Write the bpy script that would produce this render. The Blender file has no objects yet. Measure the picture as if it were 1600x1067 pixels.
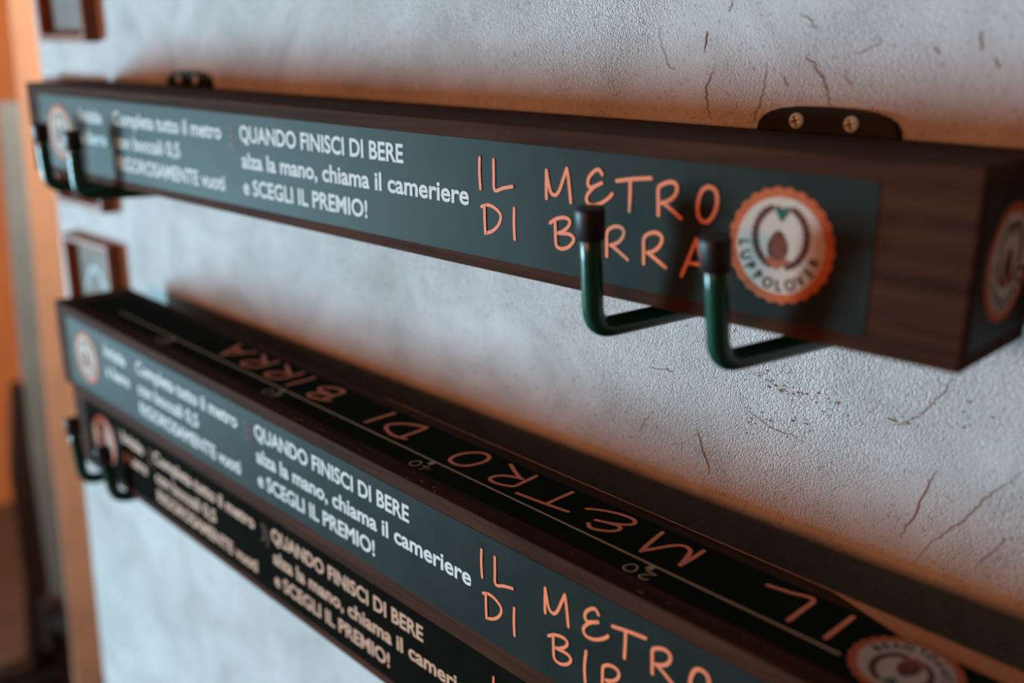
import bpy, bmesh, math, random
from mathutils import Vector, Matrix
S = bpy.context.scene
COL = S.collection
random.seed(4)

# ---------------------------------------------------------------- camera
cam_data = bpy.data.cameras.new('camera')
cam = bpy.data.objects.new('camera', cam_data)
COL.objects.link(cam)
CR = ((0.72273784, -0.20382513, 0.66038272),
      (0.69110706, 0.20680196, -0.69253446),
      (0.00458748, 0.95691602, 0.29032859))
CC = (1.18630278, -0.4652909, 0.15074182)
cam.matrix_world = Matrix.Translation(CC) @ Matrix(CR).to_4x4()
cam_data.sensor_fit = 'HORIZONTAL'
cam_data.sensor_width = 36.0
cam_data.lens = 1592.362 / 1600 * 36.0
cam_data.clip_start = 0.02
cam_data.dof.use_dof = True
cam_data.dof.focus_distance = 0.668
cam_data.dof.aperture_fstop = 2.5
S.camera = cam

# ---------------------------------------------------------------- light and exposure
world = bpy.data.worlds.new('world')
S.world = world
world.use_nodes = True
bg = world.node_tree.nodes['Background']
bg.inputs[0].default_value = (1.0, 0.62, 0.42, 1)
bg.inputs[1].default_value = 0.05
S.view_settings.view_transform = 'Standard'
S.view_settings.look = 'None'
S.view_settings.exposure = 0.0
S.view_settings.gamma = 1.0
S.view_settings.use_curve_mapping = False


def area(name, loc, target, sx, sy, power, color):
    l = bpy.data.lights.new(name, 'AREA')
    l.shape = 'RECTANGLE'
    l.size, l.size_y = sx, sy
    l.energy = power
    l.color = color
    o = bpy.data.objects.new(name, l)
    COL.objects.link(o)
    o.location = loc
    d = Vector(target) - Vector(loc)
    o.rotation_euler = d.to_track_quat('-Z', 'Y').to_euler()
    return o


# daylight from a tall low opening on the left, a warm lamp in front of the wall
area('daylight_opening', (-2.0, -1.65, -0.50), (0.5, -2.75, -0.35), 0.75, 0.90, 305, (0.41, 0.775, 0.97))
area('side_sheen_fill', (-2.5, -0.78, -0.36), (0.4, -0.30, -0.10), 0.8, 0.8, 15, (0.60, 0.86, 0.90))  # unseen cool fill added at the left to give the front panels their sheen
area('warm_room_lamp', (0.35, -2.5, 0.20), (0.5, 0.09, -0.05), 1.6, 0.30, 21, (1.0, 0.32, 0.12))
area('far_room_lamp', (-0.2, 0.95, 0.45), (-1.6, 0.75, -0.2), 0.25, 0.25, 44, (1.0, 0.82, 0.64))
TITLE = {
 'I': [[(0.7137, 0.0733), (0.7135, 0.0636), (0.7144, 0.0535)]],
 'L': [[(0.7264, 0.0731), (0.7266, 0.0636), (0.7274, 0.0539), (0.7351, 0.056), (0.743, 0.0578)]],
 'D': [[(0.7181, 0.0429), (0.7183, 0.0329), (0.7189, 0.0249)], [(0.7152, 0.0419), (0.7204, 0.0436), (0.726, 0.0429), (0.7315, 0.0399), (0.7327, 0.0361), (0.7301, 0.0311), (0.725, 0.027), (0.7189, 0.0248)]],
 'I2': [[(0.7446, 0.0441), (0.7445, 0.0343), (0.7452, 0.0245)]],
 'M': [[(0.7719, 0.0536), (0.7715, 0.061), (0.7715, 0.0706)], [(0.7715, 0.0706), (0.7732, 0.0637), (0.7754, 0.0577), (0.7791, 0.0564), (0.7823, 0.0597), (0.7854, 0.0673), (0.7878, 0.0733)], [(0.7878, 0.0733), (0.7894, 0.0665), (0.7915, 0.0533)]],
 'E': [[(0.8148, 0.0723), (0.8125, 0.0747), (0.8094, 0.0738), (0.8055, 0.0702), (0.8043, 0.0662), (0.8062, 0.0639), (0.8098, 0.065), (0.8147, 0.0673)], [(0.8147, 0.0673), (0.8091, 0.0643), (0.8049, 0.0602), (0.8036, 0.0567), (0.8059, 0.0538), (0.811, 0.0541), (0.8159, 0.0562), (0.8201, 0.0591), (0.8227, 0.0618)]],
 'T': [[(0.8255, 0.0696), (0.8372, 0.0718), (0.8494, 0.0734)], [(0.8352, 0.0712), (0.8354, 0.0625), (0.8353, 0.0534)]],
 'R': [[(0.8556, 0.0536), (0.8551, 0.0615), (0.8549, 0.0685), (0.8576, 0.0709), (0.8621, 0.0726), (0.8659, 0.0721), (0.8672, 0.0691), (0.8656, 0.0652), (0.862, 0.0623), (0.8575, 0.0605)], [(0.8582, 0.0609), (0.8645, 0.0575), (0.8708, 0.0536)]],
 'O': [[(0.8878, 0.0725), (0.8915, 0.0711), (0.8931, 0.0664), (0.8923, 0.0602), (0.8891, 0.0549), (0.8856, 0.0536), (0.8826, 0.0553), (0.8811, 0.0601), (0.8818, 0.0664), (0.884, 0.0709), (0.8878, 0.0725)]],
 'B': [[(0.7753, 0.0389), (0.7803, 0.042), (0.786, 0.0435), (0.7901, 0.043), (0.7911, 0.0409), (0.7894, 0.0379), (0.7854, 0.0349), (0.7821, 0.0335)], [(0.7793, 0.0407), (0.7798, 0.0325), (0.7802, 0.0275), (0.7815, 0.0248), (0.7857, 0.0242), (0.7905, 0.0261), (0.7941, 0.0298), (0.794, 0.0326), (0.7903, 0.034), (0.7821, 0.0335)]],
 'I3': [[(0.8062, 0.0432), (0.8054, 0.0322), (0.8064, 0.022)]],
 'R2': [[(0.8201, 0.0249), (0.8197, 0.0327), (0.8198, 0.0391), (0.8229, 0.0422), (0.8275, 0.0435), (0.8313, 0.0423), (0.8318, 0.0391), (0.8295, 0.0354), (0.8258, 0.0329), (0.8225, 0.0317)], [(0.8234, 0.0318), (0.8294, 0.0286), (0.8354, 0.0252)]],
 'R3': [[(0.847, 0.0246), (0.8466, 0.0319), (0.8465, 0.0391), (0.8495, 0.0421), (0.8538, 0.0435), (0.8577, 0.0426), (0.8589, 0.0395), (0.8566, 0.0353), (0.8528, 0.0324), (0.8493, 0.0313)], [(0.8497, 0.0313), (0.8562, 0.028), (0.8623, 0.0247)]],
 'A': [[(0.8732, 0.0219), (0.8768, 0.0312), (0.8815, 0.0433)], [(0.8815, 0.0433), (0.8853, 0.0325), (0.8898, 0.0218)], [(0.8776, 0.0297), (0.8862, 0.03)]],
}
CRACKS = [
 (0.7, [(0.8347, 0.17), (0.8336, 0.166), (0.8328, 0.1636)]),
 (1.0, [(0.818, 0.1522), (0.8174, 0.1472), (0.8169, 0.1396)]),
 (0.8, [(0.8256, 0.1314), (0.822, 0.1246), (0.8194, 0.1185), (0.8205, 0.1117), (0.8213, 0.1058), (0.8256, 0.0982)]),
 (0.7, [(0.8607, 0.1331), (0.8603, 0.1201), (0.8579, 0.1101), (0.8556, 0.1034), (0.855, 0.0983)]),
 (0.6, [(0.88, 0.1616), (0.8855, 0.1592), (0.8894, 0.1554), (0.8923, 0.1526)]),
 (0.9, [(0.8881, 0.1415), (0.8863, 0.1368), (0.8915, 0.1346), (0.8946, 0.1292), (0.8985, 0.1254), (0.9004, 0.12), (0.9031, 0.1139), (0.9053, 0.1101)]),
 (1.0, [(0.9831, 0.1519), (0.984, 0.1471), (0.984, 0.1429)]),
 (0.8, [(0.9606, 0.1447), (0.9626, 0.1405)]),
 (0.9, [(0.9914, 0.1389), (0.9943, 0.1348)]),
 (0.8, [(0.8733, 0.127), (0.8751, 0.1214)]),
 (0.5, [(0.7819, 0.1555), (0.7835, 0.1452), (0.7869, 0.1366), (0.7899, 0.1305), (0.7944, 0.1281)]),
 (0.5, [(0.9275, 0.1509), (0.9288, 0.1465), (0.9228, 0.142), (0.9164, 0.1404)]),
 (0.5, [(0.9107, 0.1312), (0.9121, 0.1266), (0.9159, 0.1222)]),
 (1.0, [(0.8281, -0.1096), (0.831, -0.1168), (0.8351, -0.1254), (0.8379, -0.1326), (0.8404, -0.1399)]),
 (0.9, [(0.9904, -0.0902), (0.9878, -0.0971), (0.9838, -0.1106), (0.982, -0.119), (0.978, -0.1282), (0.9749, -0.1389)]),
 (0.6, [(1.0362, -0.0752), (1.03, -0.0843), (1.0222, -0.0926), (1.0147, -0.1047), (1.0081, -0.116), (0.9997, -0.1251), (0.9914, -0.1375), (0.9833, -0.1534)]),
 (0.7, [(0.992, -0.0329), (0.989, -0.0407), (0.9833, -0.0494), (0.9799, -0.0561), (0.9723, -0.0626), (0.9617, -0.07)]),
 (0.7, [(0.7871, -0.0749), (0.7983, -0.0732), (0.8064, -0.073)]),
 (0.5, [(0.8623, -0.0832), (0.8753, -0.0897), (0.8879, -0.0937), (0.8999, -0.0937), (0.9036, -0.0975)]),
 (0.5, [(1.0416, -0.1129), (1.0323, -0.1193), (1.0238, -0.133), (1.0182, -0.1413)]),
 (1.4, [(0.9583, -0.0664), (0.9635, -0.0665)]),
 (0.5, [(0.7803, -0.1258), (0.784, -0.1155), (0.7919, -0.1052)]),
]
PITS = [(0.9221, -0.0657), (0.878, -0.0556), (0.9049, -0.0701), (0.9011, -0.066), (0.8883, -0.0701), (0.927, -0.0643), (0.8936, -0.0671), (0.8703, -0.0603), (0.8924, -0.0627), (0.9007, -0.0671), (0.8885, -0.0671), (0.9221, -0.0651), (0.9191, -0.0615), (0.9185, -0.0612), (0.8965, -0.0623), (0.8773, -0.0578), (0.8905, -0.0668), (0.913, -0.0679), (0.8928, -0.06), (0.887, -0.0656), (0.9066, -0.0667), (0.8845, -0.0638), (0.9184, -0.0725), (0.8897, -0.0626), (0.8923, -0.0676), (0.9012, -0.0684), (0.9024, -0.064), (0.8771, -0.0554), (0.9211, -0.0699), (0.8725, -0.0583), (0.8806, -0.0627), (0.9, -0.0646), (0.8817, -0.0608), (0.912, -0.0656), (0.877, -0.0617), (0.9265, -0.0656), (0.8735, -0.0641), (0.88, -0.0657), (0.9003, -0.0654), (0.8806, -0.0619), (0.9032, -0.065), (0.8902, -0.065), (0.9102, -0.06), (0.9139, -0.0616), (0.8967, -0.0704), (0.8881, -0.0662), (0.9203, -0.0679), (0.888, -0.0662), (0.9214, -0.0702), (0.8965, -0.0653), (0.8778, -0.0618), (0.8821, -0.0636), (0.906, -0.064), (0.9237, -0.0693), (0.8756, -0.0635), (0.9122, -0.064), (0.8918, -0.0661), (0.8723, -0.0603), (0.9093, -0.0672), (0.8786, -0.0648), (0.8955, -0.068), (0.9072, -0.0717), (0.9207, -0.0636), (0.8969, -0.0665), (0.8895, -0.0663), (0.8764, -0.0578), (0.9025, -0.0638), (0.8864, -0.0638), (0.8724, -0.0577), (0.8867, -0.0608), (0.8621, -0.093), (0.8828, -0.0882), (0.8725, -0.0934), (0.8649, -0.0883), (0.8818, -0.099), (0.8659, -0.0992), (0.8717, -0.0932), (0.8818, -0.0879), (0.8997, -0.0815), (0.8671, -0.0839), (0.8663, -0.1013), (0.8954, -0.0957), (0.896, -0.0741), (0.8959, -0.0913), (0.8985, -0.0842), (0.88, -0.0883), (0.9017, -0.0781), (0.8886, -0.0864), (0.9104, -0.0879), (0.9093, -0.0889), (0.8764, -0.084), (0.8863, -0.082), (0.884, -0.0923), (0.9082, -0.0835), (0.9023, -0.0741), (0.881, -0.1007), (0.869, -0.0903), (0.8642, -0.0839), (0.9079, -0.0927), (0.894, -0.077), (0.8764, -0.084), (0.8963, -0.089), (0.8843, -0.0887), (0.8674, -0.0937), (0.91, -0.0869), (0.8665, -0.0934), (0.8976, -0.079), (0.9068, -0.0811), (0.8973, -0.0824), (0.9123, -0.0868), (0.9921, -0.0459), (0.9839, -0.0455), (0.9953, -0.061), (0.9693, -0.0599), (0.9874, -0.0528), (1.0021, -0.0603), (1.0006, -0.0507), (1.0146, -0.044), (1.0034, -0.054), (1.0048, -0.0577), (0.9724, -0.0616), (0.9833, -0.0596), (1.0163, -0.05), (0.9586, -0.0617), (1.0021, -0.0592), (0.9983, -0.0588), (0.9601, -0.0722), (1.0023, -0.0531), (1.013, -0.0562), (0.9651, -0.0679), (1.0034, -0.0442), (1.0031, -0.0525), (0.9708, -0.0661), (0.9669, -0.0628), (0.9841, -0.0503)]

WALL_Y = 0.095
BL, BH, BD = 1.0278, 0.0958, 0.0857        # serving board: length, height, depth


# ---------------------------------------------------------------- materials
def new_mat(name):
    m = bpy.data.materials.new(name)
    m.use_nodes = True
    nt = m.node_tree
    b = nt.nodes['Principled BSDF']
    return m, nt, b


def coords(nt, scale=(1, 1, 1)):
    tc = nt.nodes.new('ShaderNodeTexCoord')
    mp = nt.nodes.new('ShaderNodeMapping')
    mp.inputs['Scale'].default_value = scale
    nt.links.new(tc.outputs['Object'], mp.inputs['Vector'])
    return mp.outputs['Vector']


def noise(nt, vec, scale, detail=3.0, rough=0.55, dist=0.0):
    n = nt.nodes.new('ShaderNodeTexNoise')
    n.inputs['Scale'].default_value = scale
    n.inputs['Detail'].default_value = detail
    n.inputs['Roughness'].default_value = rough
    n.inputs['Distortion'].default_value = dist
    nt.links.new(vec, n.inputs['Vector'])
    return n.outputs['Fac']


def ramp(nt, fac, stops):
    r = nt.nodes.new('ShaderNodeValToRGB')
    el = r.color_ramp.elements
    while len(el) < len(stops):
        el.new(0.5)
    for e, (p, c) in zip(el, stops):
        e.position = p
        e.color = (c[0], c[1], c[2], 1)
    nt.links.new(fac, r.inputs['Fac'])
    return r.outputs['Color']


def bump(nt, b, height, strength, dist, prev=None):
    n = nt.nodes.new('ShaderNodeBump')
    n.inputs['Strength'].default_value = strength
    n.inputs['Distance'].default_value = dist
    nt.links.new(height, n.inputs['Height'])
    if prev:
        nt.links.new(prev, n.inputs['Normal'])
    nt.links.new(n.outputs['Normal'], b.inputs['Normal'])
    return n.outputs['Normal']


def plain(name, col, rough=0.5, var=0.12, scale=40, metal=0.0, spec=0.5, bmp=0.0, tint=None):
    m, nt, b = new_mat(name)
    v = coords(nt)
    f = noise(nt, v, scale, 4)
    lo = tuple(c * (1 - var) for c in col)
    hi = tuple(min(1, c * (1 + var)) for c in col)
    nt.links.new(ramp(nt, f, [(0.3, lo), (0.7, hi)]), b.inputs['Base Color'])
    b.inputs['Roughness'].default_value = rough
    b.inputs['Metallic'].default_value = metal
    b.inputs['Specular IOR Level'].default_value = spec
    if tint:
        b.inputs['Specular Tint'].default_value = (*tint, 1)
    if bmp:
        bump(nt, b, f, bmp, 0.001)
    return m


def wood(name, dark, light, rough=0.5, axis='x', spec=0.2):
    m, nt, b = new_mat(name)
    sc = {'x': (6, 110, 110), 'z': (60, 60, 4), 'y': (110, 6, 110)}[axis]
    v = coords(nt, sc)
    f = noise(nt, v, 1.0, 6, 0.62, 0.6)
    v2 = coords(nt, tuple(s * 3 for s in sc))
    g = noise(nt, v2, 1.0, 3, 0.6)
    nt.links.new(ramp(nt, f, [(0.28, dark), (0.5, tuple((a + c) / 2 for a, c in zip(dark, light))), (0.75, light)]),
                 b.inputs['Base Color'])
    b.inputs['Roughness'].default_value = rough
    b.inputs['Specular IOR Level'].default_value = spec
    bump(nt, b, g, 0.35, 0.0006)
    return m


def plaster():
    m, nt, b = new_mat('rough_plaster')
    v = coords(nt)
    big = noise(nt, v, 9, 5, 0.6, 1.5)
    fine = noise(nt, v, 330, 4, 0.7)
    c = ramp(nt, big, [(0.30, (0.50, 0.49, 0.47)), (0.5, (0.62, 0.61, 0.60)), (0.72, (0.70, 0.695, 0.69))])
    sp = ramp(nt, fine, [(0.32, (0.40, 0.28, 0.20)), (0.41, (1, 1, 1))])
    mix = nt.nodes.new('ShaderNodeMix')
    mix.data_type = 'RGBA'
    mix.blend_type = 'MULTIPLY'
    mix.inputs['Factor'].default_value = 0.6
    nt.links.new(c, mix.inputs[6])
    nt.links.new(sp, mix.inputs[7])
    nt.links.new(mix.outputs[2], b.inputs['Base Color'])
    b.inputs['Roughness'].default_value = 0.85
    b.inputs['Specular IOR Level'].default_value = 0.2
    trowel = noise(nt, v, 14, 4, 0.5, 0.8)
    n1 = bump(nt, b, trowel, 0.22, 0.005)
    vor = nt.nodes.new('ShaderNodeTexVoronoi')
    vor.feature = 'SMOOTH_F1'
    vor.inputs['Scale'].default_value = 780
    vor.inputs['Smoothness'].default_value = 0.35
    warp = nt.nodes.new('ShaderNodeTexNoise')
    warp.inputs['Scale'].default_value = 300
    warp.inputs['Detail'].default_value = 2
    nt.links.new(v, warp.inputs['Vector'])
    wm = nt.nodes.new('ShaderNodeVectorMath')
    wm.operation = 'MULTIPLY_ADD'
    wm.inputs[1].default_value = (0.004, 0.004, 0.004)
    nt.links.new(warp.outputs['Color'], wm.inputs[0])
    nt.links.new(v, wm.inputs[2])
    nt.links.new(wm.outputs['Vector'], vor.inputs['Vector'])
    patch = noise(nt, v, 7, 3, 0.5)
    amp = ramp(nt, patch, [(0.40, (0.30, 0.30, 0.30)), (0.58, (1, 1, 1))])
    mul = nt.nodes.new('ShaderNodeMath')
    mul.operation = 'MULTIPLY'
    nt.links.new(vor.outputs['Distance'], mul.inputs[0])
    nt.links.new(amp, mul.inputs[1])
    n2 = nt.nodes.new('ShaderNodeBump')
    n2.invert = True
    n2.inputs['Strength'].default_value = 1.0
    n2.inputs['Distance'].default_value = 0.0009
    nt.links.new(mul.outputs[0], n2.inputs['Height'])
    nt.links.new(n1, n2.inputs['Normal'])
    nt.links.new(n2.outputs['Normal'], b.inputs['Normal'])
    return m


M_PLASTER = plaster()
M_CRACK = plain('crack_earth', (0.19, 0.095, 0.055), 0.9)
M_WOOD = wood('stained_wood', (0.022, 0.007, 0.004), (0.088, 0.031, 0.016), 0.75, 'x', 0.04)
M_RAW_LIT = wood('bare_and_lit_wood', (0.45, 0.15, 0.06), (0.75, 0.30, 0.14), 0.8, 'x', 0.05)  # bare wood on the chips, painted warm light on the rear edge
M_SPLINTER = plain('dark_splintered_wood', (0.05, 0.022, 0.014), 0.8, 0.4, 400, spec=0.1)
M_PANEL = plain('slate_green_panel', (0.014, 0.019, 0.017), 0.52, 0.25, 30, spec=0.085, bmp=0.05, tint=(1.0, 0.80, 0.62))
M_PANEL_TOP = plain('dull_green_panel', (0.008, 0.012, 0.008), 0.9, 0.25, 30, spec=0.03)
M_PANEL_SHADED = plain('shaded_matt_panel', (0.006, 0.006, 0.004), 0.9, 0.25, 30, spec=0.01)  # bottom board's shade painted in: darker matt panel, warmer print tones below
M_PRINT_SHADED = plain('shaded_warm_print', (0.62, 0.32, 0.19), 0.6, 0.04)
M_ORANGE_SHADED = plain('shaded_orange_print', (0.80, 0.13, 0.05), 0.6, 0.04)
M_CREAM_SHADED = plain('shaded_emblem_cream', (0.52, 0.23, 0.12), 0.6, 0.04)
M_WHITE = plain('white_print', (0.72, 0.71, 0.69), 0.6, 0.03, spec=0.08)
M_ORANGE = plain('orange_print', (0.95, 0.27, 0.13), 0.5, 0.03, spec=0.08)
M_TAN = plain('tan_print', (0.55, 0.38, 0.22), 0.5, 0.05, spec=0.08)
M_NUM = plain('dull_red_print', (0.16, 0.06, 0.045), 0.5, 0.05, spec=0.08)
M_RING = plain('emblem_orange', (0.56, 0.125, 0.04), 0.6, 0.10, 120, spec=0.08)
M_CREAM = plain('emblem_cream', (0.60, 0.46, 0.38), 0.6, 0.04, spec=0.08)
M_BROWN = plain('emblem_brown', (0.10, 0.035, 0.025), 0.5, 0.3, 300, spec=0.08)
M_LEAF = plain('emblem_green', (0.02, 0.10, 0.06), 0.5, 0.1, spec=0.08)
M_RUST = plain('emblem_rust', (0.42, 0.10, 0.05), 0.5, 0.2, 300, spec=0.08)
M_INK = plain('emblem_ink', (0.025, 0.022, 0.02), 0.5, 0.1, spec=0.08)
M_GREEN = plain('green_enamel', (0.004, 0.060, 0.036), 0.25, 0.08, 60, spec=0.5)
M_PLATE = plain('dark_plate_enamel', (0.006, 0.008, 0.006), 0.5, 0.15, 80, spec=0.15, bmp=0.1)
M_CAP = plain('black_rubber', (0.010, 0.006, 0.005), 0.5, 0.2, 80)
M_STEEL = plain('zinc_steel', (0.80, 0.92, 0.95), 0.35, 0.04, 200, metal=0.2)
M_SLOT = plain('screw_recess', (0.03, 0.03, 0.03), 0.6)
M_FRAME = wood('red_brown_frame', (0.13, 0.034, 0.012), (0.40, 0.11, 0.04), 0.45, 'z')
M_SHEET = plain('grey_print_sheet', (0.24, 0.205, 0.18), 0.7, 0.12, 25, spec=0.1)
M_LINE = plain('faint_drawing', (0.22, 0.22, 0.21), 0.5)
M_PEACH = plain('peach_paint', (0.66, 0.36, 0.23), 0.6, 0.10, 12)
M_GREY = plain('grey_paint', (0.13, 0.155, 0.17), 0.5, 0.12, 8)
M_DARK = wood('dark_chair_wood', (0.012, 0.008, 0.007), (0.04, 0.022, 0.018), 0.7, 'z', 0.03)
M_OCHRE = plain('ochre_wall_paint', (0.66, 0.215, 0.065), 0.8, 0.10, 3)
M_FLOOR = plain('dark_floor_tile', (0.10, 0.06, 0.045), 0.5, 0.2, 4)


# ---------------------------------------------------------------- object helpers
def link(name, bm, mats, parent=None, smooth=False):
    me = bpy.data.meshes.new(name)
    bm.to_mesh(me)
    bm.free()
    for m in (mats if isinstance(mats, (list, tuple)) else [mats]):
        me.materials.append(m)
    if smooth:
        me.polygons.foreach_set('use_smooth', [True] * len(me.polygons))
    o = bpy.data.objects.new(name, me)
    COL.objects.link(o)
    if parent:
        o.parent = parent
    return o


def empty(name, loc=(0, 0, 0), rot=(0, 0, 0)):
    o = bpy.data.objects.new(name, None)
    o.empty_display_size = 0.02
    COL.objects.link(o)
    o.location = loc
    o.rotation_euler = rot
    return o


def tag(o, label, cat, group=None):
    o['label'] = label
    o['category'] = cat
    if group:
        o['group'] = group
    return o


def struct(o):
    o['kind'] = 'structure'
    return o


def box(bm, lo, hi, bevel=0.0, mi=0, seg=2):
    lo, hi = Vector(lo), Vector(hi)
    r = bmesh.ops.create_cube(bm, size=1.0)
    for v in r['verts']:
        v.co = Vector(((lo + hi) / 2)[i] + v.co[i] * (hi - lo)[i] for i in range(3))
    fs = list({f for v in r['verts'] for f in v.link_faces})
    for f in fs:
        f.material_index = mi
    if bevel:
        es = list({e for v in r['verts'] for e in v.link_edges})
        bmesh.ops.bevel(bm, geom=es, offset=bevel, segments=seg, affect='EDGES', profile=0.5)
    return bm


def smooth_path(pts, n=5):
    P = [Vector(p) for p in pts]
    if len(P) < 3:
        return P
    out = []
    closed = (P[0] - P[-1]).length < 1e-6
    for i in range(len(P) - 1):
        p0 = P[i - 1] if i else (P[-2] if closed else P[0])
        p1, p2 = P[i], P[i + 1]
        p3 = P[i + 2] if i + 2 < len(P) else (P[1] if closed else P[-1])
        for k in range(n):
            t = k / n
            out.append(0.5 * ((2 * p1) + (p2 - p0) * t + (2 * p0 - 5 * p1 + 4 * p2 - p3) * t * t
                              + (3 * p1 - p0 - 3 * p2 + p3) * t ** 3))
    out.append(P[-1])
    return out


def tube(bm, pts, radii, n=14, mi=0, caps=True):
    P = [Vector(p) for p in pts]
    if not isinstance(radii, (list, tuple)):
        radii = [radii] * len(P)
    rings = []
    t0 = (P[1] - P[0]).normalized()
    ref = Vector((1, 0, 0)) if abs(t0.x) < 0.9 else Vector((0, 0, 1))
    nrm = (ref - t0 * ref.dot(t0)).normalized()
    for i, p in enumerate(P):
        t = (P[min(i + 1, len(P) - 1)] - P[max(i - 1, 0)]).normalized()
        nrm = (nrm - t * nrm.dot(t)).normalized()
        bi = t.cross(nrm)
        rings.append([bm.verts.new(p + (nrm * math.cos(2 * math.pi * k / n) + bi * math.sin(2 * math.pi * k / n)) * radii[i])
                      for k in range(n)])
    for a, b in zip(rings, rings[1:]):
        for k in range(n):
            f = bm.faces.new((a[k], a[(k + 1) % n], b[(k + 1) % n], b[k]))
            f.material_index = mi
    if caps:
        bm.faces.new(rings[0][::-1]).material_index = mi
        bm.faces.new(rings[-1]).material_index = mi
    return bm


_lift = [0]


def ribbon(bm, pts2, r, fn, h=0.0, mi=0, smooth=True, taper=False):
    """flat stroke with round ends; fn(u, v, h) -> local position"""
    _lift[0] = (_lift[0] + 1) % 7
    h = h + _lift[0] * 0.000035
    P = [Vector(p).to_2d() for p in pts2]
    if smooth:
        P = [q.to_2d() for q in smooth_path([(p.x, p.y, 0) for p in P])]
    n = len(P)
    L, R = [], []
    for i, p in enumerate(P):
        t = (P[min(i + 1, n - 1)] - P[max(i - 1, 0)])
        t = t.normalized() if t.length > 1e-9 else Vector((1, 0))
        w = r * (0.25 + 0.75 * math.sin(math.pi * min(1, max(0, (i + 0.5) / n)))) if taper else r
        q = Vector((-t.y, t.x)) * w
        L.append(bm.verts.new(fn(p.x + q.x, p.y + q.y, h)))
        R.append(bm.verts.new(fn(p.x - q.x, p.y - q.y, h)))
    for i in range(n - 1):
        try:
            bm.faces.new((R[i], R[i + 1], L[i + 1], L[i])).material_index = mi
        except ValueError:
            pass
    if not taper:
        for p, hh in ((P[0], h + 0.000012), (P[-1], h + 0.000022)):
            disc(bm, p, r, fn, hh, mi, 12)
    return bm


def disc(bm, c, r, fn, h, mi=0, n=24):
    vs = [bm.verts.new(fn(c[0] + r * math.cos(2 * math.pi * k / n), c[1] + r * math.sin(2 * math.pi * k / n), h)) for k in range(n)]
    bm.faces.new(vs).material_index = mi


def poly(bm, pts, fn, h, mi=0):
    bm.faces.new([bm.verts.new(fn(u, v, h)) for u, v in pts]).material_index = mi


# ---------------------------------------------------------------- printed type
_cache = {}


def type_mesh(s, bold=0.023):
    key = (s, bold)
    if key not in _cache:
        cu = bpy.data.curves.new('type', 'FONT')
        cu.body = s
        cu.size = 1.0
        cu.offset = bold
        cu.resolution_u = 4
        o = bpy.data.objects.new('type', cu)
        COL.objects.link(o)
        dg = bpy.context.evaluated_depsgraph_get()
        dg.update()
        me = bpy.data.meshes.new_from_object(o.evaluated_get(dg))
        V = [(v.co.x, v.co.y) for v in me.vertices]
        F = [tuple(p.vertices) for p in me.polygons]
        bpy.data.objects.remove(o)
        bpy.data.curves.remove(cu)
        bpy.data.meshes.remove(me)
        _cache[key] = (V, F)
    return _cache[key]


_cap = max(v[1] for v in type_mesh('H')[0])


def put_type(bm, s, u0, u1, base, cap, fn, h, mi=0, bold=0.023):
    V, F = type_mesh(s, bold)
    x0, x1 = min(v[0] for v in V), max(v[0] for v in V)
    sx, sy = (u1 - u0) / (x1 - x0), cap / _cap
    vs = [bm.verts.new(fn(u0 + (x - x0) * sx, base + y * sy, h)) for x, y in V]
    for f in F:
        try:
            bm.faces.new([vs[i] for i in f]).material_index = mi
        except ValueError:
            pass


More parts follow.
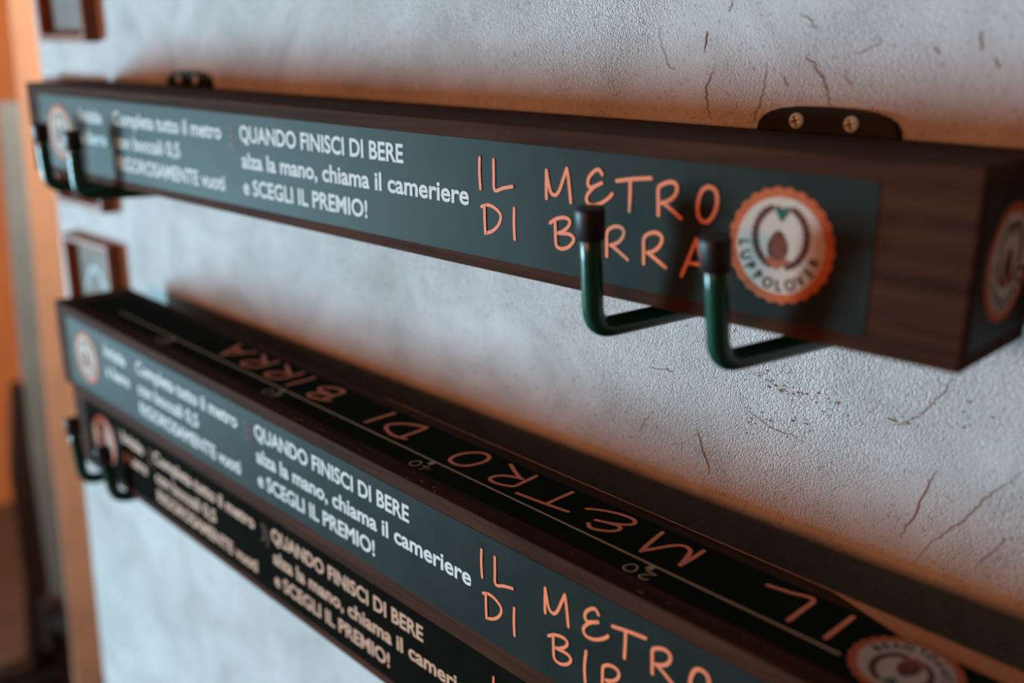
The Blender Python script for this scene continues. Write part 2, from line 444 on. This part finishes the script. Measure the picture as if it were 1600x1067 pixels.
def emblem(name, c, R, fn, rot, parent):
    """round scalloped hop emblem: orange ring, cream disc, hop wreath, cone and lettering"""
    bm = bmesh.new()
    cs, sn = math.cos(rot), math.sin(rot)

    def g(x, y, h):
        return fn(c[0] + R * (x * cs - y * sn), c[1] + R * (x * sn + y * cs), h)
    N = 26 * 10
    ring = [(1 + 0.02 * math.cos(26 * 2 * math.pi * k / N)) * 0.97 for k in range(N)]
    poly(bm, [(ring[k] * math.cos(2 * math.pi * k / N), ring[k] * math.sin(2 * math.pi * k / N)) for k in range(N)], g, 0.0008, 0)
    for k in range(30):                                  # lighter brush streaks inside the ring
        a = 2 * math.pi * k / 30
        ribbon(bm, [(0.87 * math.cos(a), 0.87 * math.sin(a)), (0.91 * math.cos(a + .06), 0.91 * math.sin(a + .06)),
                    (0.90 * math.cos(a + .13), 0.90 * math.sin(a + .13))], 0.008, g, 0.00088, 4)
    disc(bm, (0, 0), 0.815, g, 0.00095, 1, 64)
    # wreath of two bines
    for s in (-1, 1):
        arc = [(s * 0.48 * math.sin(t), 0.15 - 0.52 * math.cos(t)) for t in [0.35 + 0.235 * i for i in range(11)]]
        ribbon(bm, arc, 0.052, g, 0.0011, 2)
        for i, (x, y) in enumerate(arc[1:-1]):
            t = 0.35 + 0.235 * (i + 1)
            for k in (-1, 1):
                ux, uy = s * math.sin(t), -math.cos(t)
                disc(bm, (x + ux * 0.045 * k, y + uy * 0.045 * k), 0.030, g, 0.00115, 4 if (i + k) % 2 else 2, 8)
    # leaf pair at the top
    poly(bm, [(0.0, 0.40), (-0.07, 0.50), (-0.14, 0.62), (-0.10, 0.67), (0.0, 0.62), (0.10, 0.67), (0.14, 0.62), (0.07, 0.50)], g, 0.0013, 3)
    # hop cone
    cone = [(0.0, 0.24), (0.07, 0.19), (0.13, 0.10), (0.165, 0.0), (0.16, -0.10), (0.12, -0.19), (0.05, -0.24),
            (-0.05, -0.24), (-0.12, -0.19), (-0.16, -0.10), (-0.165, 0.0), (-0.13, 0.10), (-0.07, 0.19)]
    poly(bm, [(x * 1.15 - 0.04, y * 1.12) for x, y in cone], g, 0.0012, 2)
    for row in range(4):
        for k in range(-1, 2):
            x, y = -0.04 + k * 0.085 + (0.04 if row % 2 else 0), 0.10 - row * 0.085
            if abs(x + 0.04) < 0.13:
                ribbon(bm, [(x - 0.035, y + 0.03), (x, y - 0.02), (x + 0.035, y + 0.03)], 0.009, g, 0.0013, 4)
    for s in (-1, 1):
        poly(bm, [(-0.04, -0.26), (-0.04 + s * 0.10, -0.20), (-0.04 + s * 0.24, -0.22), (-0.04 + s * 0.17, -0.31),
                  (-0.04 + s * 0.07, -0.36), (-0.04, -0.42)][::s], g, 0.00125, 4)
    # lettering along the lower arc
    word = 'LUPPOLOVER'
    for i, ch in enumerate(word):
        a = math.radians(183 + (345 - 183) * i / (len(word) - 1))
        V, F = type_mesh(ch, 0.03)
        x0, x1 = min(v[0] for v in V), max(v[0] for v in V)
        k = 0.19 / _cap
        ca, sa = math.cos(a), math.sin(a)
        vs = []
        for x, y in V:
            tx, ry = (x - (x0 + x1) / 2) * k * 0.88, 0.765 - y * k
            vs.append(bm.verts.new(g(ry * ca - tx * sa, ry * sa + tx * ca, 0.0012)))
        for f in F:
            try:
                bm.faces.new([vs[q] for q in f]).material_index = 5
            except ValueError:
                pass
    return link(name, bm, [M_RING, M_CREAM, M_BROWN, M_LEAF, M_RUST, M_INK], parent)


def front(u, v, h):
    return Vector((u, -h, v))


def top(u, v, h):
    return Vector((u, v, BH + h))


def end(u, v, h):
    return Vector((BL + h, u, v))


def plate_panel(name, u0, u1, v0, v1, fn, parent, r=0.003, mat=None):
    bm = bmesh.new()
    pts = []
    for cx, cy, a0 in ((u1 - r, v0 + r, -90), (u1 - r, v1 - r, 0), (u0 + r, v1 - r, 90), (u0 + r, v0 + r, 180)):
        for k in range(5):
            a = math.radians(a0 + 90 * k / 4)
            pts.append((cx + r * math.cos(a), cy + r * math.sin(a)))
    hi = [bm.verts.new(fn(u, v, 0.0004)) for u, v in pts]
    lo = [bm.verts.new(fn(u, v, -0.0002)) for u, v in pts]
    bm.faces.new(hi)
    for i in range(len(pts)):
        j = (i + 1) % len(pts)
        bm.faces.new((lo[i], lo[j], hi[j], hi[i]))
    return link(name, bm, mat or M_PANEL, parent)


# ---------------------------------------------------------------- serving board
ORDER_TOP = [('I', .933, .936), ('L', .8852, .9124), ('M', .8053, .8376), ('E', .7516, .7858), ('T', .7038, .7457), ('R', .668, .695),
             ('O', .629, .651), ('D', .549, .580), ('I2', .5305, .5335), ('B', .443, .473), ('I3', .4155, .4185), ('R2', .372, .400),
             ('R3', .331, .358), ('A', .288, .318)]

WORDS = (('I', 'L'), ('D', 'I2'), ('M', 'E', 'T', 'R', 'O'), ('B', 'I3', 'R2', 'R3', 'A'))


def print_top(root):
    tp = plate_panel('top_panel', 0.031, 1.012, 0.0160, 0.0745, top, root, mat=M_PANEL_TOP)
    spans = {k: (a, b) for k, a, b in ORDER_TOP}
    for word in WORDS:
        bm = bmesh.new()
        for k in word:
            a, b = spans[k]
            pts = [p for st in TITLE[k] for p in st]
            x0, x1 = min(p[0] for p in pts), max(p[0] for p in pts)
            z0, z1 = min(p[1] for p in pts), max(p[1] for p in pts)
            for st in TITLE[k]:
                q = [((a + b) / 2 if k in ('I', 'I2', 'I3') else b - (x - x0) / (x1 - x0) * (b - a), .0690 - (z - z0) / (z1 - z0) * .0285) for x, z in st]
                ribbon(bm, q, 0.0015, top, 0.0007)
        link('title_word', bm, M_ORANGE, tp)
    bm = bmesh.new()
    ribbon(bm, [(.10, .0325), (.9465, .0325)], .0009, top, .0007, smooth=False)
    for k in (20, 40, 60, 80):
        u = BL - k / 100
        poly(bm, [(u - .0022, .0262), (u + .0022, .0262), (u + .0022, .0325), (u - .0022, .0325)], top, .00105)
    link('ruler_line', bm, M_TAN, tp)
    two = [(0, .8), (.15, .97), (.4, 1), (.6, .85), (.5, .55), (.2, .2), (0, 0), (.65, .03)]
    zero = [(.35, 1), (.05, .8), (0, .4), (.2, .05), (.5, .05), (.7, .4), (.65, .8), (.35, 1)]
    four = [(.5, 0), (.5, 1), (0, .35), (.75, .35)]
    six = [(.6, .95), (.2, .75), (0, .3), (.25, 0), (.6, .2), (.5, .5), (.1, .35)]
    eight = [(.35, .5), (.05, .75), (.35, 1), (.65, .75), (.35, .5), (0, .2), (.35, 0), (.7, .2), (.35, .5)]
    for k, dg in ((20, two), (40, four), (60, six), (80, eight)):
        bm = bmesh.new()
        u = BL - k / 100 + 0.007
        for j, d_ in enumerate((dg, zero)):
            ribbon(bm, [(u - j * .0115 - x * .0105, .0252 - y * .0092) for x, y in d_], .00055, top, .0007, smooth=(d_ is not four))
        link('distance_number', bm, M_TAN, tp)
    emblem('round_emblem', (.9755, .0455), .0285, top, math.pi, tp)


def make_board(top_print=True):
    root = empty('serving_board')
    bm = bmesh.new()
    box(bm, (0, 0, 0), (BL, BD, BH), 0.0012)
    link('beam', bm, M_WOOD, root)
    # front
    fp = plate_panel('front_panel', 0.031, 0.981, 0.0085, 0.0848, front, root)
    bm = bmesh.new()
    put_type(bm, 'Inizia', .1287, .1785, .0620, .0128, front, .0007)
    put_type(bm, 'a bere', .1280, .1830, .0402, .0128, front, .0007)
    link('start_lettering', bm, M_WHITE, fp)
    bm = bmesh.new()
    put_type(bm, 'Completa tutto il metro', .2040, .4010, .0628, .0128, front, .0007)
    put_type(bm, 'con boccali 0,5', .2040, .3285, .0410, .0128, front, .0007)
    put_type(bm, 'RIGOROSAMENTE vuoti', .2040, .4010, .0192, .0128, front, .0007)
    link('middle_lettering', bm, M_WHITE, fp)
    bm = bmesh.new()
    put_type(bm, 'QUANDO FINISCI DI BERE', .4300, .6380, .0634, .0128, front, .0007)
    put_type(bm, 'alza la mano, chiama il cameriere', .4305, .7035, .0416, .0128, front, .0007)
    put_type(bm, 'e SCEGLI IL PREMIO!', .4305, .5960, .0196, .0128, front, .0007)
    link('prize_lettering', bm, M_WHITE, fp)
    for s, u in (('1)', .1115), ('2)', .1900), ('3)', .4130)):
        bm = bmesh.new()
        put_type(bm, s, u, u + .0115, .0578, .0165, front, .0007, bold=0.0)
        link('list_numeral', bm, M_NUM, fp)
    for word in WORDS:
        bm = bmesh.new()
        for k in word:
            for st in TITLE[k]:
                ribbon(bm, st, 0.00112, front, 0.0007)
        link('title_word', bm, M_ORANGE, fp)
    emblem('round_emblem', (.9318, .0470), .0306, front, 0, fp)
    emblem('round_emblem', (.0790, .0470), .0295, front, 0, fp)
    if top_print:
        print_top(root)
    # end
    ep = plate_panel('end_panel', 0.006, BD - 0.006, 0.0085, 0.0848, end, root)
    emblem('round_emblem', (.0435, .0465), .0300, end, 0, ep)
    return root


def copy_tree(o, parent=None, swap=None):
    c = o.copy()
    COL.objects.link(c)
    if swap and o.type == 'MESH':
        for s in c.material_slots:
            if s.material in swap:
                m = swap[s.material]
                s.link = 'OBJECT'
                s.material = m
    if parent:
        c.parent = parent
    for ch in o.children:
        copy_tree(ch, c, swap)
    return c


# ---------------------------------------------------------------- wall hook
def make_hook(name, px, pz, tips, skew, label, group):
    """back plate on the wall, two J-shaped arms with rubber caps, two screws"""
    root = tag(empty(name, (px, WALL_Y, pz)), label, 'hook', group)
    # plate: rounded outline, 5 mm thick
    bm = bmesh.new()
    W, T, Bt = 0.0445, 0.0, -0.100
    out = []
    for k in range(13):
        a = math.pi * k / 12
        out.append((W * (abs(math.cos(a)) ** 0.62) * (1 if math.cos(a) >= 0 else -1), T - 0.016 + 0.016 * math.sin(a) ** 0.8))
    out += [(-W, Bt + 0.012), (-W + 0.012, Bt), (W - 0.012, Bt), (W, Bt + 0.012)]
    fr = [bm.verts.new((x * .985, -0.0052, z)) for x, z in out]
    md = [bm.verts.new((x, -0.0038, z)) for x, z in out]
    bk = [bm.verts.new((x, -0.0002, z)) for x, z in out]
    bm.faces.new(fr)
    bm.faces.new(bk[::-1])
    n = len(out)
    for i in range(n):
        j = (i + 1) % n
        bm.faces.new((fr[j], fr[i], md[i], md[j]))
        bm.faces.new((md[j], md[i], bk[i], bk[j]))
    bmesh.ops.recalc_face_normals(bm, faces=bm.faces)
    link('back_plate', bm, M_PLATE, root)
    for sx in (-0.0175, 0.0165):
        bm = bmesh.new()
        prof = [(0.0046, 0.0), (0.0046, 0.0008), (0.0040, 0.0016), (0.0028, 0.0022), (0.0, 0.0025)]
        N = 24
        rings = [[bm.verts.new((sx + r * math.cos(2 * math.pi * k / N), -0.0052 - h, -0.0085 + r * math.sin(2 * math.pi * k / N)))
                  for k in range(N)] for r, h in prof[:-1]]
        tipv = bm.verts.new((sx, -0.0052 - prof[-1][1], -0.0085))
        for a, b in zip(rings, rings[1:]):
            for k in range(N):
                bm.faces.new((a[k], a[(k + 1) % N], b[(k + 1) % N], b[k]))
        for k in range(N):
            bm.faces.new((rings[-1][k], rings[-1][(k + 1) % N], tipv))
        bmesh.ops.recalc_face_normals(bm, faces=bm.faces)
        s = link('screw', bm, M_STEEL, root, True)
        s['label'] = 'silver cross-head screw'
        bm = bmesh.new()
        for ang in (0.35, 0.35 + math.pi / 2):
            def f(u, v, h, sx=sx):
                return Vector((sx + u, -0.0052 - h, -0.0085 + v))
            c_, s_ = math.cos(ang) * .0026, math.sin(ang) * .0026
            ribbon(bm, [(-c_, -s_), (c_, s_)], 0.00055, f, 0.00262, smooth=False)
        disc(bm, (0, 0), 0.0011, f, 0.00264, 0, 10)
        link('cross_recess', bm, M_SLOT, s)
    for (xt, yt, zt), (xb, yb, zb), (xa, za) in tips:
        bm = bmesh.new()
        A, B, C = Vector((xa - px, -0.004, za - pz)), Vector((xb - px, yb - WALL_Y, zb - pz)), Vector((xt - px, yt - WALL_Y, zt - pz))
        rr = 0.014
        d1, d2 = (A - B).normalized(), (C - B).normalized()
        p1, p2 = B + d1 * rr, B + d2 * rr
        pts = [A, (A + p1) / 2, p1]
        for k in range(1, 8):
            t = k / 8
            pts.append(p1 * (1 - t) ** 2 + B * 2 * t * (1 - t) + p2 * t * t)
        pts += [p2, (p2 + C) / 2, C]
        tube(bm, pts, 0.0063, 18)
        arm = link('arm', bm, M_GREEN, root, True)
        arm['label'] = 'glossy dark green bent arm'
        bm = bmesh.new()
        up = d2
        tube(bm, [C - up * 0.017, C - up * 0.0165, C - up * 0.001, C + up * 0.0012, C + up * 0.0016],
             [0.0070, 0.0082, 0.0085, 0.0080, 0.0065], 18)
        link('rubber_cap', bm, M_CAP, arm, True)
    return root


# ---------------------------------------------------------------- setting
def build_setting():
    bm = bmesh.new()
    zs = [-1.55, -0.82, -0.44, -0.216, -0.055, 0.187, 1.05]
    xl = [-0.262, -0.233, -0.212, -0.198, -0.187, -0.184, -0.184]
    g = []
    for z, x in zip(zs, xl):
        g.append([bm.verts.new((x, WALL_Y, z)), bm.verts.new((2.2, WALL_Y, z)),
                  bm.verts.new((2.2, WALL_Y + .08, z)), bm.verts.new((x + .012, WALL_Y + .08, z))])
    for a, b in zip(g, g[1:]):
        for k in range(4):
            j = (k + 1) % 4
            bm.faces.new((a[k], a[j], b[j], b[k]))
    bm.faces.new(g[0][::-1])
    bm.faces.new(g[-1])

    def wf(u, v, h):
        return Vector((u, WALL_Y - h, v))
    rnd = random.Random(7)
    for w, pts in CRACKS:                                # cracks and pits of the plaster
        P = smooth_path([(x, z, 0) for x, z in pts], 5)
        P = [(p.x + rnd.gauss(0, .0005), p.y + rnd.gauss(0, .0005)) for p in P]
        ribbon(bm, P, 0.00042 * w, wf, 0.0003, 1, smooth=False, taper=True)
    for x, z in PITS:
        r = abs(rnd.gauss(0, .00035)) + .0002
        pts = [(x + r * rnd.uniform(.5, 1.6) * math.cos(a), z + r * rnd.uniform(.4, 1.2) * math.sin(a)) for a in [k * 0.9 for k in range(7)]]
        poly(bm, pts, wf, 0.0003, 1)
    struct(link('wall_back', bm, [M_PLASTER, M_CRACK]))
    bm = bmesh.new()
    box(bm, (-2.75, -1.2, -1.55), (-2.6, 3.2, 1.05))
    struct(link('wall_left', bm, M_OCHRE))
    bm = bmesh.new()
    box(bm, (-2.75, -2.6, -1.60), (2.2, 3.2, -1.55))
    struct(link('floor', bm, M_FLOOR))
    # painted post just past the end of the wall
    bm = bmesh.new()
    r0 = [(-0.5, 0.148), (-0.5, 0.205), (-0.58, 0.235), (-0.58, 0.178)]
    r1 = [(-0.5, 0.184), (-0.5, 0.245), (-0.58, 0.275), (-0.58, 0.214)]
    lo = [bm.verts.new((x, y - .035, -1.55)) for x, y in r0]
    mid = [bm.verts.new((x, y, -.98)) for x, y in r0]
    hi = [bm.verts.new((x, y, 0.05)) for x, y in r1]
    hh = [bm.verts.new((x, y + .03, 1.05)) for x, y in r1]
    for a, b in ((lo, mid), (mid, hi), (hi, hh)):
        for k in range(4):
            j = (k + 1) % 4
            bm.faces.new((a[k], a[j], b[j], b[k]))
    struct(link('trim_1', bm, M_PEACH))


def build_frames():
    labs = ['wooden picture frame topmost in the column at the wall end, cut by the photo edge',
            'wooden picture frame half hidden behind the left end of the upper board',
            'wooden picture frame rising just above the left end of the lower boards']
    for i, (x0, x1, z0, z1) in enumerate(((-.137, -.010, .1375, .295), (-.145, -.0165, -.062, .0945), (-.146, -.0165, -.258, -.1015))):
        root = tag(empty('picture_frame', ((x0 + x1) / 2, WALL_Y, z0)), labs[i], 'picture frame', 'small picture frames at the end of the wall')
        w, h = (x1 - x0) / 2, z1 - z0
        bm = bmesh.new()
        prof = [(0.0, -0.0003), (0.0, -0.015), (0.002, -0.0175), (0.007, -0.0175), (0.011, -0.012), (0.0115, -0.004)]
        rings = []
        for ins, y in prof:
            rings.append([bm.verts.new(c) for c in ((-w + ins, y, ins), (w - ins, y, ins), (w - ins, y, h - ins), (-w + ins, y, h - ins))])
        for a, b in zip(rings, rings[1:]):
            for k in range(4):
                j = (k + 1) % 4
                bm.faces.new((a[k], a[j], b[j], b[k]))
        bmesh.ops.recalc_face_normals(bm, faces=bm.faces)
        link('moulding', bm, M_FRAME, root)
        bm = bmesh.new()
        box(bm, (-w + .009, -0.0048, .009), (w - .009, -0.0012, h - .009))

        def sf(u, v, hh_):
            return Vector((u, -0.0050 - hh_, v))
        ribbon(bm, [(-w + .03, h * .30), (0, h * .33), (w - .03, h * .30)], .0012, sf, 0, 1)
        ribbon(bm, [(w * .2, h * .12), (w * .22, h * .5), (w * .2, h * .85)], .0012, sf, 0.0001, 1)
        ribbon(bm, [(-w * .5, h * .55), (-w * .1, h * .75), (w * .4, h * .6)], .003, sf, 0.0002, 1)
        s = link('print', bm, [M_SHEET, M_LINE], root)
        s['label'] = 'pale grey print'


def build_background():
    # grey upright panel in the room beyond
    root = tag(empty('upright_panel', (-0.9, 0.27, -1.55)),
               'narrow grey upright panel behind the peach post at the left edge', 'panel')
    bm = bmesh.new()
    y0, y1 = [(-1.55, .215), (-1.0, .266), (-.69, .266), (-.41, .279), (.0175, .298)], 0.040
    prev = None
    for z, y in y0:
        r = [bm.verts.new(c) for c in ((0, y - .27, z + 1.55), (0, y + y1 - .27, z + 1.55), (-.05, y + y1 - .255, z + 1.55), (-.05, y - .255, z + 1.55))]
        if prev:
            for k in range(4):
                j = (k + 1) % 4
                bm.faces.new((prev[k], prev[j], r[j], r[k]))
        prev = r
    bm.faces.new(prev)
    link('leaf', bm, M_GREY, root)
    bm = bmesh.new()  # dark strip painted in for the shadow beside the grey leaf
    a = [(-1.55, .165, .05), (-1.0, .222, .044), (-.75, .225, .045), (-.55, .252, .018)]
    prev = None
    for z, y, w in a:
        r = [bm.verts.new(c) for c in ((-.004, y - .27, z + 1.55), (-.004, y + w - .27, z + 1.55), (-.05, y + w - .26, z + 1.55), (-.05, y - .26, z + 1.55))]
        if prev:
            for k in range(4):
                j = (k + 1) % 4
                bm.faces.new((prev[k], prev[j], r[j], r[k]))
        prev = r
    bm.faces.new(prev)
    e = link('shade_strip', bm, M_DARK, root)
    e['label'] = 'dark strip standing in for the shade beside the panel'
    # dark wooden chair, only its back post and rail come into the picture
    root = tag(empty('chair', (-0.7, 0.195, -1.55)), 'dark wooden chair back at the lower left corner below the peach post', 'chair')

    def part(name, lo, hi, bev=.004):
        b_ = bmesh.new()
        box(b_, lo, hi, bev)
        return link(name, b_, M_DARK, root)
    part('back_post', (-.02, -.02, 0), (.02, .02, .625), .008)
    part('back_post', (.34, .01, 0), (.38, .05, .60), .008)
    part('leg', (-.02, -.40, 0), (.02, -.36, .43))
    part('leg', (.34, -.40, 0), (.38, -.36, .43))
    part('seat', (-.04, -.42, .43), (.40, .0, .47), .01)
    b_ = bmesh.new()
    tube(b_, [(-.0, .0, .585), (.12, .03, .575), (.24, .04, .565), (.36, .03, .56)], .022, 10)
    link('top_rail', b_, M_DARK, root, True)
    b_ = bmesh.new()
    tube(b_, [(-.0, .0, .50), (-.0, -.2, .505), (-.0, -.38, .50)], .02, 10)
    link('arm_rest', b_, M_DARK, root, True)
    part('arm_support', (-.015, -.39, .43), (.015, -.36, .50))


# ---------------------------------------------------------------- build
build_setting()
build_frames()
build_background()

GB = 'metre-long beer serving boards'
upper = make_board(False)
tag(upper, 'upper dark wooden serving board hanging alone on green hooks, end emblem facing right', 'serving board', GB)
lower = copy_tree(upper)
print_top(lower)
wb = bmesh.new()  # orange strip paints the warm lamplight along the rear top edge
poly(wb, [(.5, .0843), (.913, .0841), (.935, .0775), (.962, .0700), (1.0272, .0690), (1.0272, .0852), (.5, .0852)], top, 0.0009)
w_ = link('warm_lit_edge', wb, M_RAW_LIT, lower)
w_['label'] = 'orange-brown rear edge with warm lamplight painted on'
cb = bmesh.new()
rc = random.Random(11)
for k in range(170):
    u, y = rc.uniform(.40, .86), abs(rc.gauss(0, .005)) + .0008
    if y > .0145:
        continue
    l, t = rc.uniform(.0012, .006), rc.uniform(.0003, .0011)
    hh = .0004 + .0003 * rc.random() + k * .000003
    poly(cb, [(u, y), (u + l * .6, y - t * .4), (u + l, y + t * .3), (u + l * .7, y + t), (u + l * .2, y + t * .7)], top, hh, 1 if rc.random() < .14 else 0)
c_ = link('chipped_edge', cb, [M_SPLINTER, M_RAW_LIT], lower)
c_['label'] = 'rough chipped front edge with dark splinters'
lower.location = (0.04885, -0.0186, -0.2346)
lower.rotation_euler = (0.0044, 0.0131, -0.0409)
tag(lower, 'dark wooden serving board on top of the lower stack, ruler top showing', 'serving board', GB)
# bottom board: its lack of cool daylight is painted into panel and print colours
bottom = copy_tree(upper, swap={M_PANEL: M_PANEL_SHADED, M_WHITE: M_PRINT_SHADED, M_ORANGE: M_ORANGE_SHADED, M_CREAM: M_CREAM_SHADED})
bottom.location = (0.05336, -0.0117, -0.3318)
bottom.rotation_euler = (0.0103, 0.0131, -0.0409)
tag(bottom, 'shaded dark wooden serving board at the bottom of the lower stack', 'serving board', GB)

GH = 'green double wall hooks'
make_hook('wall_hook', .904, .1105,
          [((.830, -.0297, .0570), (.830, -.0235, -.0135), (.862, -.0080)), ((.912, -.0301, .0520), (.912, -.0195, -.0160), (.946, -.0110))],
          .3, 'green double hook with two screws holding the right end of the upper board', GH)
make_hook('wall_hook', .190, .1110,
          [((.092, -.0268, .0570), (.092, -.0245, -.0072), (.150, -.0070)), ((.168, -.0272, .0545), (.168, -.0265, -.0072), (.216, -.0070))],
          .4, 'dark double hook holding the left end of the upper board', GH)
make_hook('wall_hook', .175, -.225,
          [((.100, -.0362, -.2650), (.100, -.0310, -.3392), (.140, -.3392)), ((.170, -.0358, -.2790), (.170, -.0275, -.3400), (.208, -.3392))],
          .4, 'dark double hook under the left end of the lower stack', GH)
make_hook('wall_hook', .900, -.240,
          [((.860, -.0720, -.2850), (.860, -.0640, -.3510), (.882, -.3500)), ((.930, -.0760, -.2850), (.930, -.0680, -.3520), (.950, -.3510))],
          .3, 'dark double hook under the right end of the lower stack', GH)
